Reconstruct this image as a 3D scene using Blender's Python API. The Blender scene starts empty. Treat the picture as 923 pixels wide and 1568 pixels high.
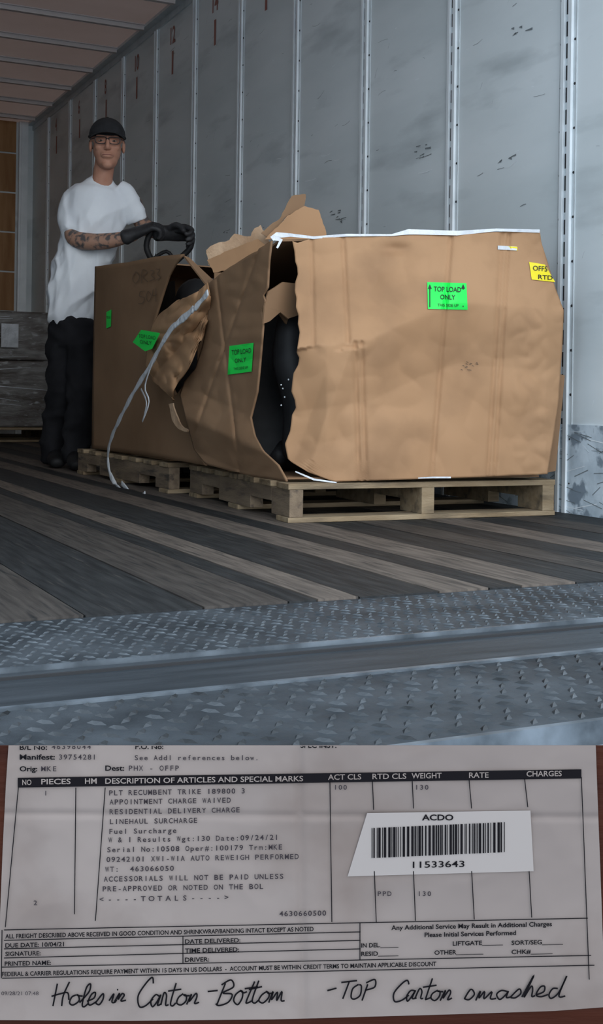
import bpy, math, random
from mathutils import Vector, Matrix, noise
random.seed(7)
sc = bpy.context.scene
try:
    sc.view_settings.view_transform = 'Standard'
    sc.view_settings.look = 'None'
except Exception: pass

# ------------------------------------------------ camera calibration
FPX=1857.0; CX=461.5; CY=605.5
YAW=math.atan(0.4834); TH=math.radians(0.8)
F=Vector((math.sin(YAW),math.cos(YAW),0)); R=Vector((math.cos(YAW),-math.sin(YAW),0)); Z=Vector((0,0,1))
C=Vector((0,0,0.385))
def ray(px,py):
    x=px-CX;y=py-CY;c=math.cos(TH);s=math.sin(TH)
    xr=x*c+y*s; yr=-x*s+y*c
    return F+R*(xr/FPX)-Z*(yr/FPX)
def U(px,py,d): return C+ray(px,py)*d
def WX(px,py,X):
    r=ray(px,py); return C+r*(X/r.x)
PN=Vector((0.168,1,0)).normalized(); PP=Vector((1.56,3.335,0))
def PF(px,py,off=0):
    r=ray(px,py); t=((PP-PN*off-C).dot(PN))/(r.dot(PN)); return C+r*t

cd=bpy.data.cameras.new('camera'); cam=bpy.data.objects.new('camera',cd); sc.collection.objects.link(cam)
cr=R*math.cos(TH)+Z*math.sin(TH); cu=R*(-math.sin(TH))+Z*math.cos(TH); cb=-F
M=Matrix(((cr.x,cu.x,cb.x,C.x),(cr.y,cu.y,cb.y,C.y),(cr.z,cu.z,cb.z,C.z),(0,0,0,1)))
cam.matrix_world=M
cd.sensor_fit='AUTO'; cd.sensor_width=36; cd.lens=FPX/1568*36
cd.shift_y=-(784-CY)/1568; cd.clip_start=0.02
sc.camera=cam

# ------------------------------------------------ materials
def mat(name,c1,c2=None,rough=0.6,metal=0,scale=4,stretch=(1,1,1),bump=0,bscale=40,bstretch=None,detail=6,spec=0.4,alpha=1,lo=.35,hi=.65,c3=None,s3=1.0,th3=(.55,.7),emit=None):
    m=bpy.data.materials.new(name); m.use_nodes=True
    nt=m.node_tree; b=nt.nodes['Principled BSDF']
    b.inputs['Base Color'].default_value=c1; b.inputs['Roughness'].default_value=rough
    b.inputs['Metallic'].default_value=metal
    b.inputs['Specular IOR Level'].default_value=spec
    b.inputs['Alpha'].default_value=alpha
    if emit:
        b.inputs['Emission Color'].default_value=emit[0]; b.inputs['Emission Strength'].default_value=emit[1]
    tc=nt.nodes.new('ShaderNodeTexCoord')
    def nz(sc_,st,det):
        mp=nt.nodes.new('ShaderNodeMapping'); mp.inputs['Scale'].default_value=st
        n=nt.nodes.new('ShaderNodeTexNoise'); n.inputs['Scale'].default_value=sc_; n.inputs['Detail'].default_value=det
        nt.links.new(tc.outputs['Object'],mp.inputs['Vector']); nt.links.new(mp.outputs['Vector'],n.inputs['Vector'])
        return n
    if c2 is not None:
        n=nz(scale,stretch,detail)
        r=nt.nodes.new('ShaderNodeValToRGB'); r.color_ramp.elements[0].position=lo; r.color_ramp.elements[1].position=hi
        r.color_ramp.elements[0].color=c1; r.color_ramp.elements[1].color=c2
        nt.links.new(n.outputs['Fac'],r.inputs['Fac']); out=r.outputs['Color']
        if c3 is not None:
            n3=nz(s3,stretch,8); r3=nt.nodes.new('ShaderNodeValToRGB')
            r3.color_ramp.elements[0].position=th3[0]; r3.color_ramp.elements[1].position=th3[1]
            mx=nt.nodes.new('ShaderNodeMixRGB'); mx.inputs['Color2'].default_value=c3
            nt.links.new(n3.outputs['Fac'],r3.inputs['Fac']); nt.links.new(r3.outputs['Color'],mx.inputs['Fac'])
            nt.links.new(out,mx.inputs['Color1']); out=mx.outputs['Color']
        nt.links.new(out,b.inputs['Base Color'])
    if bump:
        n=nz(bscale,bstretch or stretch,4)
        bp=nt.nodes.new('ShaderNodeBump'); bp.inputs['Strength'].default_value=bump; bp.inputs['Distance'].default_value=0.01
        nt.links.new(n.outputs['Fac'],bp.inputs['Height']); nt.links.new(bp.outputs['Normal'],b.inputs['Normal'])
    return m
def L(r,g,b): return (r,g,b,1)
M_wall=mat('trailer_wall_paint',L(.64,.69,.70),L(.76,.80,.81),rough=.45,scale=1.6,bump=.12,bscale=6,c3=L(.52,.56,.57),s3=3,stretch=(1,.5,2))
M_post=mat('galvanised_post',L(.50,.54,.56),L(.62,.66,.68),rough=.35,metal=.2,scale=8)
M_post_hi=mat('post_edge_metal',L(.76,.80,.82),L(.84,.88,.9),rough=.35,metal=.1,scale=8)
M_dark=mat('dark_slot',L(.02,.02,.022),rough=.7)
M_scuff=mat('scuff_mark',L(.18,.20,.21),rough=.7)
M_scuffl=mat('scuff_light',L(.85,.88,.9),rough=.6)
M_red=mat('faded_red_paint',L(.30,.11,.09),L(.38,.18,.15),rough=.6)
M_kick=mat('kick_plate_metal',L(.42,.5,.56),L(.70,.78,.84),rough=.4,metal=.1,scale=9,bump=.3,bscale=20,c3=L(.25,.3,.35),s3=14,th3=(.55,.62))
M_ceil_glow=mat('roof_skin_glow',L(.42,.35,.325),L(.50,.42,.39),rough=.6,scale=2,emit=((1,.74,.66,1),.055))  # roof is no lamp; weak warm glow added to brighten the walls
M_bow=mat('roof_bow_metal',L(.60,.54,.52),rough=.4,metal=.1)
M_ply=mat('plywood_nose',L(.28,.13,.045),L(.38,.20,.08),rough=.6,scale=3,stretch=(6,1,.7),bump=.1)
M_fd=mat('floor_board_dark',L(.013,.014,.015),L(.03,.031,.032),rough=.62,spec=.22,scale=6,stretch=(10,.8,1),bump=.3,bscale=9,c3=L(.06,.055,.05),s3=8,th3=(.6,.75))
M_fm=mat('floor_board_mid',L(.036,.031,.028),L(.070,.060,.053),rough=.65,spec=.22,scale=6,stretch=(10,.8,1),bump=.3,bscale=9,c3=L(.02,.02,.02),s3=8)
M_fl=mat('floor_board_light',L(.078,.064,.055),L(.145,.118,.098),rough=.68,spec=.22,scale=6,stretch=(10,.8,1),bump=.3,bscale=9,c3=L(.036,.033,.03),s3=8)
M_plate=mat('tread_plate_steel',L(.022,.027,.032),L(.055,.064,.073),rough=.55,metal=.15,spec=.3,scale=7,bump=.2,bscale=60,c3=L(.015,.017,.02),s3=3)
M_lug=mat('tread_lug_steel',L(.085,.097,.108),L(.03,.036,.042),rough=.45,metal=.25,spec=.35,scale=12)
M_lugb=mat('worn_lug_steel',L(.010,.012,.014),L(.05,.057,.064),rough=.45,metal=.2,spec=.3,scale=9)
M_band=mat('smooth_steel_band',L(.022,.027,.032),L(.045,.053,.061),rough=.5,metal=.15,spec=.3,scale=6,stretch=(.5,4,1),bump=.1)
M_edge=mat('worn_steel_edge',L(.18,.21,.24),L(.05,.06,.07),rough=.4,metal=.3,scale=12)
M_conc=mat('concrete',L(.22,.25,.28),L(.34,.37,.41),rough=.85,scale=14,bump=.4,bscale=40,c3=L(.09,.10,.11),s3=20,th3=(.55,.65))
M_wood=mat('pallet_pine',L(.215,.15,.085),L(.32,.24,.15),rough=.8,scale=5,stretch=(1,6,6),bump=.3,c3=L(.10,.075,.05),s3=4,th3=(.5,.7))
M_wood2=mat('pallet_weathered',L(.13,.092,.062),L(.22,.16,.105),rough=.8,scale=5,stretch=(6,1,6),bump=.3,c3=L(.05,.04,.033),s3=6,th3=(.55,.7))
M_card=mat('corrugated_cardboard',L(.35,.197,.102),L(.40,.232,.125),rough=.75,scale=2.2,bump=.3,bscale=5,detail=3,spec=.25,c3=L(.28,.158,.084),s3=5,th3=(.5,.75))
M_card_shade=mat('corrugated_cardboard_shaded',L(.205,.118,.064),L(.25,.148,.083),rough=.75,scale=2.5,bump=.3,bscale=6,detail=3,spec=.25)  # darker copy of the cardboard, shade of side and inner faces in its colour
M_cardt=mat('torn_cardboard',L(.34,.21,.125),L(.50,.34,.22),rough=.85,scale=9,bump=.6,bscale=30,spec=.2)
M_film=mat('stretch_film',L(.50,.52,.55),L(.66,.68,.71),rough=.25,scale=15,bump=.5,bscale=50)
M_green=mat('green_label',L(.01,.72,.08),rough=.5)
M_yellow=mat('yellow_label',L(.80,.66,.02),rough=.5)
M_whitel=mat('white_label',L(.6,.62,.65),rough=.5)
M_ink=mat('black_ink',L(.015,.015,.015),rough=.6)
M_pen=mat('marker_ink',L(.11,.066,.04),rough=.7)
M_blk=mat('black_rubber',L(.008,.008,.009),L(.014,.014,.015),rough=.6,scale=20,spec=.25)
M_blkm=mat('black_metal',L(.02,.02,.022),rough=.3,metal=.3)
M_tee=mat('white_cotton',L(.74,.77,.82),L(.81,.84,.88),rough=.9,scale=6,bump=.3,bscale=7,spec=.1)
M_pants=mat('black_trousers',L(.010,.010,.012),L(.018,.018,.021),rough=.9,scale=8,bump=.3,bscale=12,spec=.15)
M_skin=mat('skin',L(.44,.21,.14),L(.50,.26,.18),rough=.55,scale=14,spec=.3)
M_tat=mat('tattooed_skin',L(.38,.22,.155),L(.09,.08,.08),rough=.55,scale=34,lo=.48,hi=.62,detail=4)
M_hair=mat('grey_hair',L(.14,.13,.12),L(.26,.25,.24),rough=.8,scale=60)
M_cap=mat('black_cap_cloth',L(.014,.014,.016),L(.022,.022,.025),rough=.9,scale=40,bump=.2)
M_eye=mat('eye_white',L(.30,.25,.22),rough=.4)
M_lip=mat('lip',L(.28,.11,.085),rough=.5)
M_glove=mat('black_glove',L(.016,.016,.018),L(.035,.035,.038),rough=.6,scale=30,bump=.3)
M_wrap=mat('wrapped_cartons',L(.11,.095,.085),L(.24,.23,.22),rough=.25,scale=5,bump=.8,bscale=9,stretch=(1,1,3),c3=L(.4,.4,.4),s3=12,th3=(.6,.7))
M_paper=mat('receipt_paper',L(.165,.134,.122),L(.218,.180,.163),rough=.8,scale=5,bump=.6,bscale=11,spec=.1,detail=3,c3=L(.145,.113,.10),s3=14,th3=(.55,.72))
M_stick=mat('barcode_sticker',L(.24,.207,.192),rough=.6)
M_paperink=mat('print_ink',L(.006,.005,.006),rough=.8,spec=.05)
M_typeink=mat('dot_matrix_ink',L(.028,.022,.025),rough=.8,spec=.05)
M_board=mat('varnished_wood',L(.024,.0055,.0025),L(.042,.0105,.0045),rough=.5,scale=5,stretch=(1,1,9),bump=.1,spec=.1)

# ------------------------------------------------ mesh builder
class MB:
    def __init__(s): s.v=[];s.f=[];s.m=[]
    def poly(s,pts,mi=0):
        n=len(s.v); s.v+=[tuple(p) for p in pts]; s.f.append(tuple(range(n,n+len(pts)))); s.m.append(mi)
    def hexa(s,p,mi=0):
        n=len(s.v); s.v+=[tuple(q) for q in p]
        for f in ((0,3,2,1),(4,5,6,7),(0,1,5,4),(1,2,6,5),(2,3,7,6),(3,0,4,7)):
            s.f.append(tuple(n+i for i in f)); s.m.append(mi)
    def box(s,x0,x1,y0,y1,z0,z1,mi=0,T=None):
        p=[Vector(q) for q in ((x0,y0,z0),(x1,y0,z0),(x1,y1,z0),(x0,y1,z0),(x0,y0,z1),(x1,y0,z1),(x1,y1,z1),(x0,y1,z1))]
        if T: p=[T@q for q in p]
        s.hexa(p,mi)
    def ell(s,c,r,T=None,mi=0,nu=20,nv=12,z0=-1):
        n=len(s.v)
        for j in range(nv+1):
            ph=-math.pi/2+math.pi*j/nv
            for i in range(nu):
                a=2*math.pi*i/nu
                p=Vector((c[0]+r[0]*math.cos(ph)*math.cos(a),c[1]+r[1]*math.cos(ph)*math.sin(a),c[2]+r[2]*max(z0,math.sin(ph))))
                if T: p=T@p
                s.v.append(tuple(p))
        for j in range(nv):
            for i in range(nu):
                s.f.append((n+j*nu+i,n+j*nu+(i+1)%nu,n+(j+1)*nu+(i+1)%nu,n+(j+1)*nu+i)); s.m.append(mi)
    def loft(s,pts,rad,side=None,mi=0,seg=16,sub=4,cap=True,closed=False):
        P=[Vector(p) for p in pts]; RR=[(r,r) if not isinstance(r,(tuple,list)) else r for r in rad]
        n=len(P); Q=[];S=[]
        def cr(a,b,c,d,t): return 0.5*((2*b)+(c-a)*t+(2*a-5*b+4*c-d)*t*t+(3*b-a-3*c+d)*t**3)
        rng=n if closed else n-1
        for i in range(rng):
            idx=(lambda k:k%n) if closed else (lambda k:max(0,min(n-1,k)))
            for k in range(sub):
                t=k/sub
                Q.append(cr(P[idx(i-1)],P[idx(i)],P[idx(i+1)],P[idx(i+2)],t))
                S.append(tuple(RR[idx(i)][q]*(1-t)+RR[idx(i+1)][q]*t for q in (0,1)))
        if not closed: Q.append(P[-1]);S.append(RR[-1])
        if cap and not closed:
            t0=(Q[0]-Q[1]).normalized();t1=(Q[-1]-Q[-2]).normalized();a=min(S[0]);b=min(S[-1])
            A=[];AS=[];B=[];BS=[]
            for ang in (85,60,30):
                q=math.radians(ang); A.append(Q[0]+t0*a*math.sin(q)*.6);AS.append((S[0][0]*math.cos(q),S[0][1]*math.cos(q)))
            for ang in (30,60,85):
                q=math.radians(ang); B.append(Q[-1]+t1*b*math.sin(q)*.6);BS.append((S[-1][0]*math.cos(q),S[-1][1]*math.cos(q)))
            Q=A+Q+B;S=AS+S+BS
        n0=len(s.v);m=len(Q); ref=Vector(side) if side is not None else None; last=None
        for i in range(m):
            if closed: t=(Q[(i+1)%m]-Q[i-1])
            else: t=Q[min(m-1,i+1)]-Q[max(0,i-1)]
            t.normalize()
            if ref is not None: a=ref-t*ref.dot(t)
            elif last is not None: a=last-t*last.dot(t)
            else:
                a=Vector((0,0,1)) if abs(t.z)<.8 else Vector((1,0,0)); a=a-t*a.dot(t)
            a.normalize(); last=a; b=t.cross(a)
            for k in range(seg):
                an=2*math.pi*k/seg
                s.v.append(tuple(Q[i]+a*S[i][0]*math.cos(an)+b*S[i][1]*math.sin(an)))
        for i in range(m if closed else m-1):
            for k in range(seg):
                s.f.append((n0+i*seg+k,n0+i*seg+(k+1)%seg,n0+((i+1)%m)*seg+(k+1)%seg,n0+((i+1)%m)*seg+k)); s.m.append(mi)
        if not closed:
            s.f.append(tuple(n0+k for k in reversed(range(seg)))); s.m.append(mi)
            s.f.append(tuple(n0+(m-1)*seg+k for k in range(seg))); s.m.append(mi)
    def grid(s,fn,nu,nv,mi=0):
        n=len(s.v)
        for j in range(nv+1):
            for i in range(nu+1): s.v.append(tuple(fn(i/nu,j/nv)))
        for j in range(nv):
            for i in range(nu):
                a=n+j*(nu+1)+i; s.f.append((a,a+1,a+nu+2,a+nu+1)); s.m.append(mi)
    def done(s,name,mats,parent=None,smooth=False,solid=0,remesh=0,smo=0,bevel=0,off=0,folds=None):
        me=bpy.data.meshes.new(name); me.from_pydata(s.v,[],s.f); me.validate()
        for m in mats: me.materials.append(m)
        if len(me.polygons)==len(s.m): me.polygons.foreach_set('material_index',s.m)
        if smooth: me.polygons.foreach_set('use_smooth',[True]*len(me.polygons))
        me.update()
        o=bpy.data.objects.new(name,me); sc.collection.objects.link(o)
        if remesh:
            r=o.modifiers.new('r','REMESH'); r.mode='VOXEL'; r.voxel_size=remesh; r.use_smooth_shade=True
        if smo:
            q=o.modifiers.new('s','SMOOTH'); q.factor=.5;q.iterations=smo
        if folds:
            dg=bpy.context.evaluated_depsgraph_get(); nm=bpy.data.meshes.new_from_object(o.evaluated_get(dg))
            o.modifiers.clear(); o.data=nm
            nm.update()
            nrm=[v.normal.copy() for v in nm.vertices]
            for v,n_ in zip(nm.vertices,nrm): v.co=v.co+n_*folds(v.co)
            nm.polygons.foreach_set('use_smooth',[True]*len(nm.polygons)); nm.update()
        if solid:
            q=o.modifiers.new('so','SOLIDIFY'); q.thickness=solid; q.offset=off
        if bevel:
            q=o.modifiers.new('b','BEVEL'); q.width=bevel; q.segments=2; q.limit_method='ANGLE'
        if parent: o.parent=parent
        return o
def empty(name,loc=(0,0,0)):
    o=bpy.data.objects.new(name,None); sc.collection.objects.link(o); return o

# ------------------------------------------------ text
_gc={}
def glyphs(s_,bold=0):
    k=(s_,bold)
    if k in _gc: return _gc[k]
    c=bpy.data.curves.new('t','FONT'); c.body=s_; c.resolution_u=3; c.offset=bold
    o=bpy.data.objects.new('t',c); sc.collection.objects.link(o)
    dg=bpy.context.evaluated_depsgraph_get(); me=bpy.data.meshes.new_from_object(o.evaluated_get(dg))
    v=[(q.co.x,q.co.y) for q in me.vertices]; f=[tuple(p.vertices) for p in me.polygons]
    bpy.data.objects.remove(o); bpy.data.curves.remove(c); bpy.data.meshes.remove(me)
    _gc[k]=(v,f); return _gc[k]
def text(mb,s_,x0,x1,y,h,mp,mono=False,slope=0,mi=0,bold=0,shear=0):
    sz=h/.73
    if mono:
        n=len(s_); pitch=(x1-x0)/n
        for i,ch in enumerate(s_):
            if ch==' ': continue
            v,f=glyphs(ch,bold)
            if not v: continue
            a=min(q[0] for q in v);b=max(q[0] for q in v); w=max(b-a,.12); sx=min(sz*1.1,pitch*.8/w)
            cx=x0+pitch*(i+.5); n0=len(mb.v)
            for q in v:
                X=cx+(q[0]-(a+b)/2)*sx; mb.v.append(tuple(mp(X,y-q[1]*sz+slope*(X-x0))))
            for p in f: mb.f.append(tuple(n0+k for k in p)); mb.m.append(mi)
    else:
        v,f=glyphs(s_,bold)
        if not v: return
        a=min(q[0] for q in v);b=max(q[0] for q in v); sx=(x1-x0)/(b-a); n0=len(mb.v)
        for q in v:
            X=x0+(q[0]-a)*sx+q[1]*sz*shear; mb.v.append(tuple(mp(X,y-q[1]*sz+slope*(X-x0))))
        for p in f: mb.f.append(tuple(n0+k for k in p)); mb.m.append(mi)
def pq(mb,pts,mp,mi=0): mb.poly([mp(*p) for p in pts],mi)
def ln(mb,x0,y0,x1,y1,w,mp,mi=0):
    dx=x1-x0;dy=y1-y0;l=math.hypot(dx,dy) or 1;nx=-dy/l*w/2;ny=dx/l*w/2
    pq(mb,[(x0+nx,y0+ny),(x1+nx,y1+ny),(x1-nx,y1-ny),(x0-nx,y0-ny)],mp,mi)
def interp(t,x):
    if x<=t[0][0]: return t[0][1]
    for (a,b),(c,d) in zip(t,t[1:]):
        if x<=c: return b+(d-b)*(x-a)/(c-a)
    return t[-1][1]

# ================================================= TRAILER
XW=2.60; XL=0.02; YR=2.05; YN=11.1; H=2.84
edges=[XL,.10,.33,.58,.80,.97,1.03,1.12,1.30,1.42,1.50,1.64,1.78,1.90,2.02,2.16,2.30,2.44,XW]
kinds=[1,0,1,0,1,0,2,0,2,0,2,0,1,0,2,0,1,0]
mb=MB()
for i,k in enumerate(kinds):
    a,b=edges[i],edges[i+1]
    mb.box(a+.002,b-.002,YR,YN,-.03,0-.001*(i%2),k)
mb.box(XL,XW,YR,YN,-.05,-.031,0)
mb.done('floor',[M_fd,M_fm,M_fl])
mb=MB(); mb.box(XW,XW+.05,YR,YN,-.05,H,0); mb.done('wall_right',[M_wall])
mb=MB(); mb.box(XL-.05,XL,YR,YN,-.05,H,0); mb.done('wall_left',[M_wall])
mb=MB(); mb.box(XL-.05,XW+.05,YN,YN+.05,-.05,H,0)
for k in range(7):
    z=.4+k*.36; mb.box(XL,XW-.16,YN-.012,YN,z,z+.345,1)
mb.done('wall_back',[M_wall,M_ply],bevel=.002)
mb=MB(); mb.box(XW-.14,XW-.06,YN-.05,YN-.013,0,H,0); mb.box(XW-.12,XW-.105,YN-.06,YN-.05,0,H,0)
mb.done('trim_corner_post',[M_post_hi])
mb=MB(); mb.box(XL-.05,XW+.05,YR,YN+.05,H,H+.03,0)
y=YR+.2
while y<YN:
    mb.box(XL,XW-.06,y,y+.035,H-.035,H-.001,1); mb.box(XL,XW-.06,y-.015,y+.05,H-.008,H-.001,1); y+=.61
mb.done('ceiling',[M_ceil_glow,M_bow])
mb=MB(); mb.box(XW-.012,XW,YR,YN,H-.06,H,0); mb.box(XW-.06,XW-.001,YR,YN,H-.02,H-.001,0)
mb.done('trim_top_rail',[M_post])
mb=MB()
k=-1
while True:
    y=3.325+.72*k; k+=1
    if y>YN-.1: break
    if y<YR+.05: continue
    mb.box(XW-.004,XW,y-.045,y+.045,0.0,H-.06,0)
    mb.box(XW-.014,XW-.003,y-.028,y-.010,0.0,H-.06,1)
    mb.box(XW-.014,XW-.003,y+.012,y+.028,0.0,H-.06,1)
    z=.12
    while z<H-.15:
        mb.box(XW-.0055,XW-.003,y-.007,y+.009,z,z+.05,2)
        z+=.075
    z=.1
    while z<H-.12:
        for yy in (y-.038,y+.037):
            mb.ell((XW-.004,yy,z),(.004,.005,.005),nu=6,nv=4,mi=2)
        z+=.15
mb.done('trim_wall_posts',[M_post,M_post_hi,M_dark])
mb=MB()
mw=lambda y,z:(XW-.0025,y,z)
for i in range(460):
    y=random.uniform(2.6,9); z=random.uniform(.3,2.6) ; 
    if abs(((y-3.325+.36)%.72)-.36)<.07: continue
    l=random.choice([.02,.03,.05,.09])*random.uniform(.6,1.3); a=random.choice([0,.1,-.1,.9,1.2,-.7,.4])+random.uniform(-.15,.15)
    w=random.uniform(.0008,.0026); dy=l*math.cos(a);dz=l*math.sin(a)
    p=[]; bend=random.uniform(-.3,.3)
    n=4
    for t in range(n+1):
        u=t/n; p.append((y-dy*u+bend*dz*u*(1-u),z+dz*u+bend*dy*u*(1-u)))
    nx=-math.sin(a)*w/2; nz_=math.cos(a)*w/2
    mi=0 if random.random()<.6 else 1
    for (a0,b0),(a1,b1) in zip(p,p[1:]):
        mb.poly([mw(a0-nx,b0-nz_),mw(a1-nx,b1-nz_),mw(a1+nx,b1+nz_),mw(a0+nx,b0+nz_)],mi)
for (cy,cz) in ((3.62,1.72),(3.7,1.25),(4.3,1.40),(4.28,1.36),(5.0,1.20),(5.05,1.23),(6.4,1.3),(4.35,2.1),(3.6,2.15)):
    for j in range(5):
        y=cy+random.uniform(-.06,.06); z=cz+random.uniform(-.02,.02); l=random.uniform(.015,.05);w=random.uniform(.0015,.003)
        mb.poly([mw(y,z),mw(y-l,z+random.uniform(-.01,.01)),mw(y-l,z+w),mw(y,z+w)],0)
for n_,yc in (('16',5.87),('14',6.60),('12',7.33),('10',8.06),('8',8.79),('6',9.52),('4',10.25)):
    mp=lambda a,b,yc=yc:(XW-.003,yc-a,b*-1)
    text(mb,n_,-.045,.045 if len(n_)>1 else .0,-2.62,.11,mp,mi=2,bold=.02)
    mb.poly([mw(yc+.015,2.42),mw(yc-.015,2.42),mw(yc-.015,2.57),mw(yc+.015,2.57)],2)
mb.done('trim_wall_markings',[M_scuff,M_scuffl,M_red])
mb=MB(); mb.box(XW-.006,XW-.001,YR,YN-.06,0,.30,0)
for i in range(260):
    y=random.uniform(YR,4.5);z=random.uniform(.02,.28);l=random.uniform(.02,.12);s_=random.uniform(-.03,.03);w=random.uniform(.001,.003)
    mb.poly([(XW-.0072,y,z),(XW-.0072,y-l,z+s_),(XW-.0072,y-l,z+s_+w),(XW-.0072,y,z+w)],random.choice([1,1,2]))
mb.done('baseboard_right',[M_kick,M_scuff,M_scuffl])

# ================================================= DOCK PLATES / GROUND
def lug(mb,x,y,z,l,w,h,a,mi):
    ca,sa=math.cos(a),math.sin(a)
    def q(u,v,k): return (x+u*ca-v*sa,y+u*sa+v*ca,z+k)
    n=len(mb.v); mb.v+=[q(-l,0,0),q(0,-w,0),q(l,0,0),q(0,w,0),q(-l*.45,0,h),q(l*.45,0,h)]
    for f in ((0,1,4),(1,5,4),(1,2,5),(2,3,5),(3,4,5),(3,0,4)):
        mb.f.append(tuple(n+i for i in f)); mb.m.append(mi)
mb=MB(); X0,X1=-.6,3.0
mb.box(X0,X1,1.70,YR-.003,-.03,-.004,0)
j=0;y=1.715
while y<YR-.015:
    x=X0+.02+(j%2)*.014; i=0
    while x<X1-.02:
        lug(mb,x,y,-.004,.011,.0036,.0022,(math.pi/4 if (i+j)%2 else -math.pi/4),1); x+=.026;i+=1
    y+=.0225;j+=1
mb.box(X0,X1,1.698,1.704,-.03,-.001,2)
mb.done('threshold_plate',[M_plate,M_lug,M_edge])
mb=MB(); mb.box(X0,X1,1.50,1.696,-.03,-.008,0)
mb.box(X0,X1,1.655,1.66,-.008,-.004,1)
for cx in (1.42,1.70,.9-1.2):
    n=14; mb.poly([(cx+.075*math.copysign(abs(math.cos(t))**.6,math.cos(t)),1.615+.014*math.sin(t),-.0075) for t in [2*math.pi*k/n for k in range(n)]],1)
mb.done('dock_hinge_plate',[M_band,M_dark])
mb=MB(); mb.box(X0,X1,1.17,1.497,-.03,-.006,0); mb.box(X0,X1,1.488,1.498,-.03,-.002,2)
j=0;y=1.195
while y<1.48:
    x=X0+.02+(j%2)*.018; i=0
    while x<X1-.02:
        lug(mb,x,y,-.006,.0135,.005,.0035,(math.pi/4 if (i+j)%2 else -math.pi/4),1); x+=.036;i+=1
    y+=.028;j+=1
mb.box(X0,X1,1.165,1.175,-.034,-.004,2)
mb.done('dock_plate',[M_plate,M_lugb,M_edge])
mb=MB(); mb.box(-6,8,-8,2.04,-.12,-.034,0); mb.done('ground',[M_conc])

# ================================================= PALLETS
def pallet(name,ox,oy,ang,w,d,m1=0,h=.115,z0=0):
    T=Matrix.Translation((ox,oy,z0))@Matrix.Rotation(ang,4,'Z')
    mb=MB()
    for i in range(3):
        x=(w-.045)*i/2
        segs=[(0,.15,.016),(.15,.34,.055),(.34,d-.34,.016),(d-.34,d-.15,.055),(d-.15,d,.016)]
        for a,b,zz in segs: mb.box(x,x+.045,a,b,zz,h-.018,1 if i==0 else 0,T)
    n=7
    for i in range(n):
        y=(d-.1)*i/(n-1); mb.box(-.004,w+.004,y,y+.10,h-.018,h,0,T)
    for y in (0,d/2-.05,d-.1): mb.box(-.004,w+.004,y,y+.10,0,.016,0,T)
    return mb.done(name,[M_wood,M_wood2],bevel=.002)
pallet('wooden_pallet',1.56,3.30,math.radians(-3.2),.945,1.0,h=.118)
pallet('wooden_pallet',1.575,4.42,math.radians(1),.93,1.22,h=.118)
pallet('wooden_pallet',1.30,9.25,0,1.1,1.1,h=.11)

# ================================================= BOXES
def sheet(mb,Lp,Rp,Tp,Bp,surf,nu,nv,mi=0):
    def fn(u,v):
        x=interp(Rp,300)*u+interp(Lp,300)*(1-u)
        for _ in range(3):
            y=interp(Tp,x)*(1-v)+interp(Bp,x)*v
            x=interp(Lp,y)*(1-u)+interp(Rp,y)*u
        return surf(x,y)
    mb.grid(fn,nu,nv,mi)
def crz(x,y,s,seed):
    return abs(noise.noise(Vector((x/s,y/s,seed))))
box1=empty('cardboard_box')
yc_t=[(455,535),(565,520),(640,484),(700,462),(860,474)]
def o1(px,py):
    yc=interp(yc_t,px); dd=py-yc
    o=.050*max(0,1-math.sqrt(dd*dd+30)/95) - (.035+.04*max(0,min(1,(660-px)/120)))*max(0,min(1,(yc-py)/140))
    o+=-.010*math.exp(-((px-547-(py-640)*.03)/3.5)**2)*(1 if py>yc else 0)
    o+=-.009*math.exp(-((px-557-(py-640)*.03)/3)**2)*(1 if py>yc else 0)
    o+=-.009*math.exp(-((px-668+(py-640)*.08)/3)**2)
    o+=-.009*math.exp(-((px-762+(py-640)*.06)/2.6)**2)
    o+=-.009*math.exp(-((px-752+(py-640)*.06)/2.6)**2)
    o+=-.007*math.exp(-((px-478-(py-420)*.02)/2.5)**2)*(1 if py<yc else 0)
    o+=-.009*math.exp(-((px-528-(py-420)*.05)/3)**2)*(1 if py<yc else 0)
    o+=.016*max(0,1-abs((px-500)+(py-640)*.35)/26)*(1 if py>yc+10 else 0)
    o+=-.012*max(0,((560-px)+(py-560)*.4-60)/60)*(1 if py>yc else 0)
    if px<500: o-=.0006*(500-px)*(1 if py>yc else .4)
    p=Vector((px/150,py/150,0)); o+=.008*noise.noise(p)+.015*crz(px,py,110,3)+.009*crz(px,py,48,7)
    if px>770: o+=.010*crz(px,py,26,11)*min(1,(px-770)/30)
    dn=math.hypot((px-605)/22,(py-382)/9); o-=.018*math.exp(-dn*dn)
    o-=.02*max(0,(px-835)/30)
    return o
S1=lambda x,y:PF(x,y,o1(x,y))
S1l=lambda x,y:PF(x,y,o1(x,y)+.0035)
mb=MB()
Lp=[(360,447),(372,448),(385,451),(400,452),(408,455),(420,456),(432,452),(445,451),(455,454),(470,453),(482,457),(495,456),(508,459),(520,457),(540,454),(548,458),(560,456),(572,449),(580,448),(600,446),(612,451),(625,453),(635,447),(645,446),(660,444),(680,436),(705,441),(722,470),(738,500)]
Rp=[(350,826),(372,829),(400,838),(440,850),(475,863),(530,861),(620,855),(680,846),(728,838)]
Tp=[(440,366),(455,372),(480,364),(560,362),(620,360),(700,357),(826,353),(860,354)]
Bp=[(436,708),(470,726),(500,738),(600,735),(715,731),(838,726)]
sheet(mb,Lp,Rp,Tp,Bp,S1,150,130)
mb.done('front_panel',[M_card],box1,smooth=True,solid=.006,off=1)
mb=MB()
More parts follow.
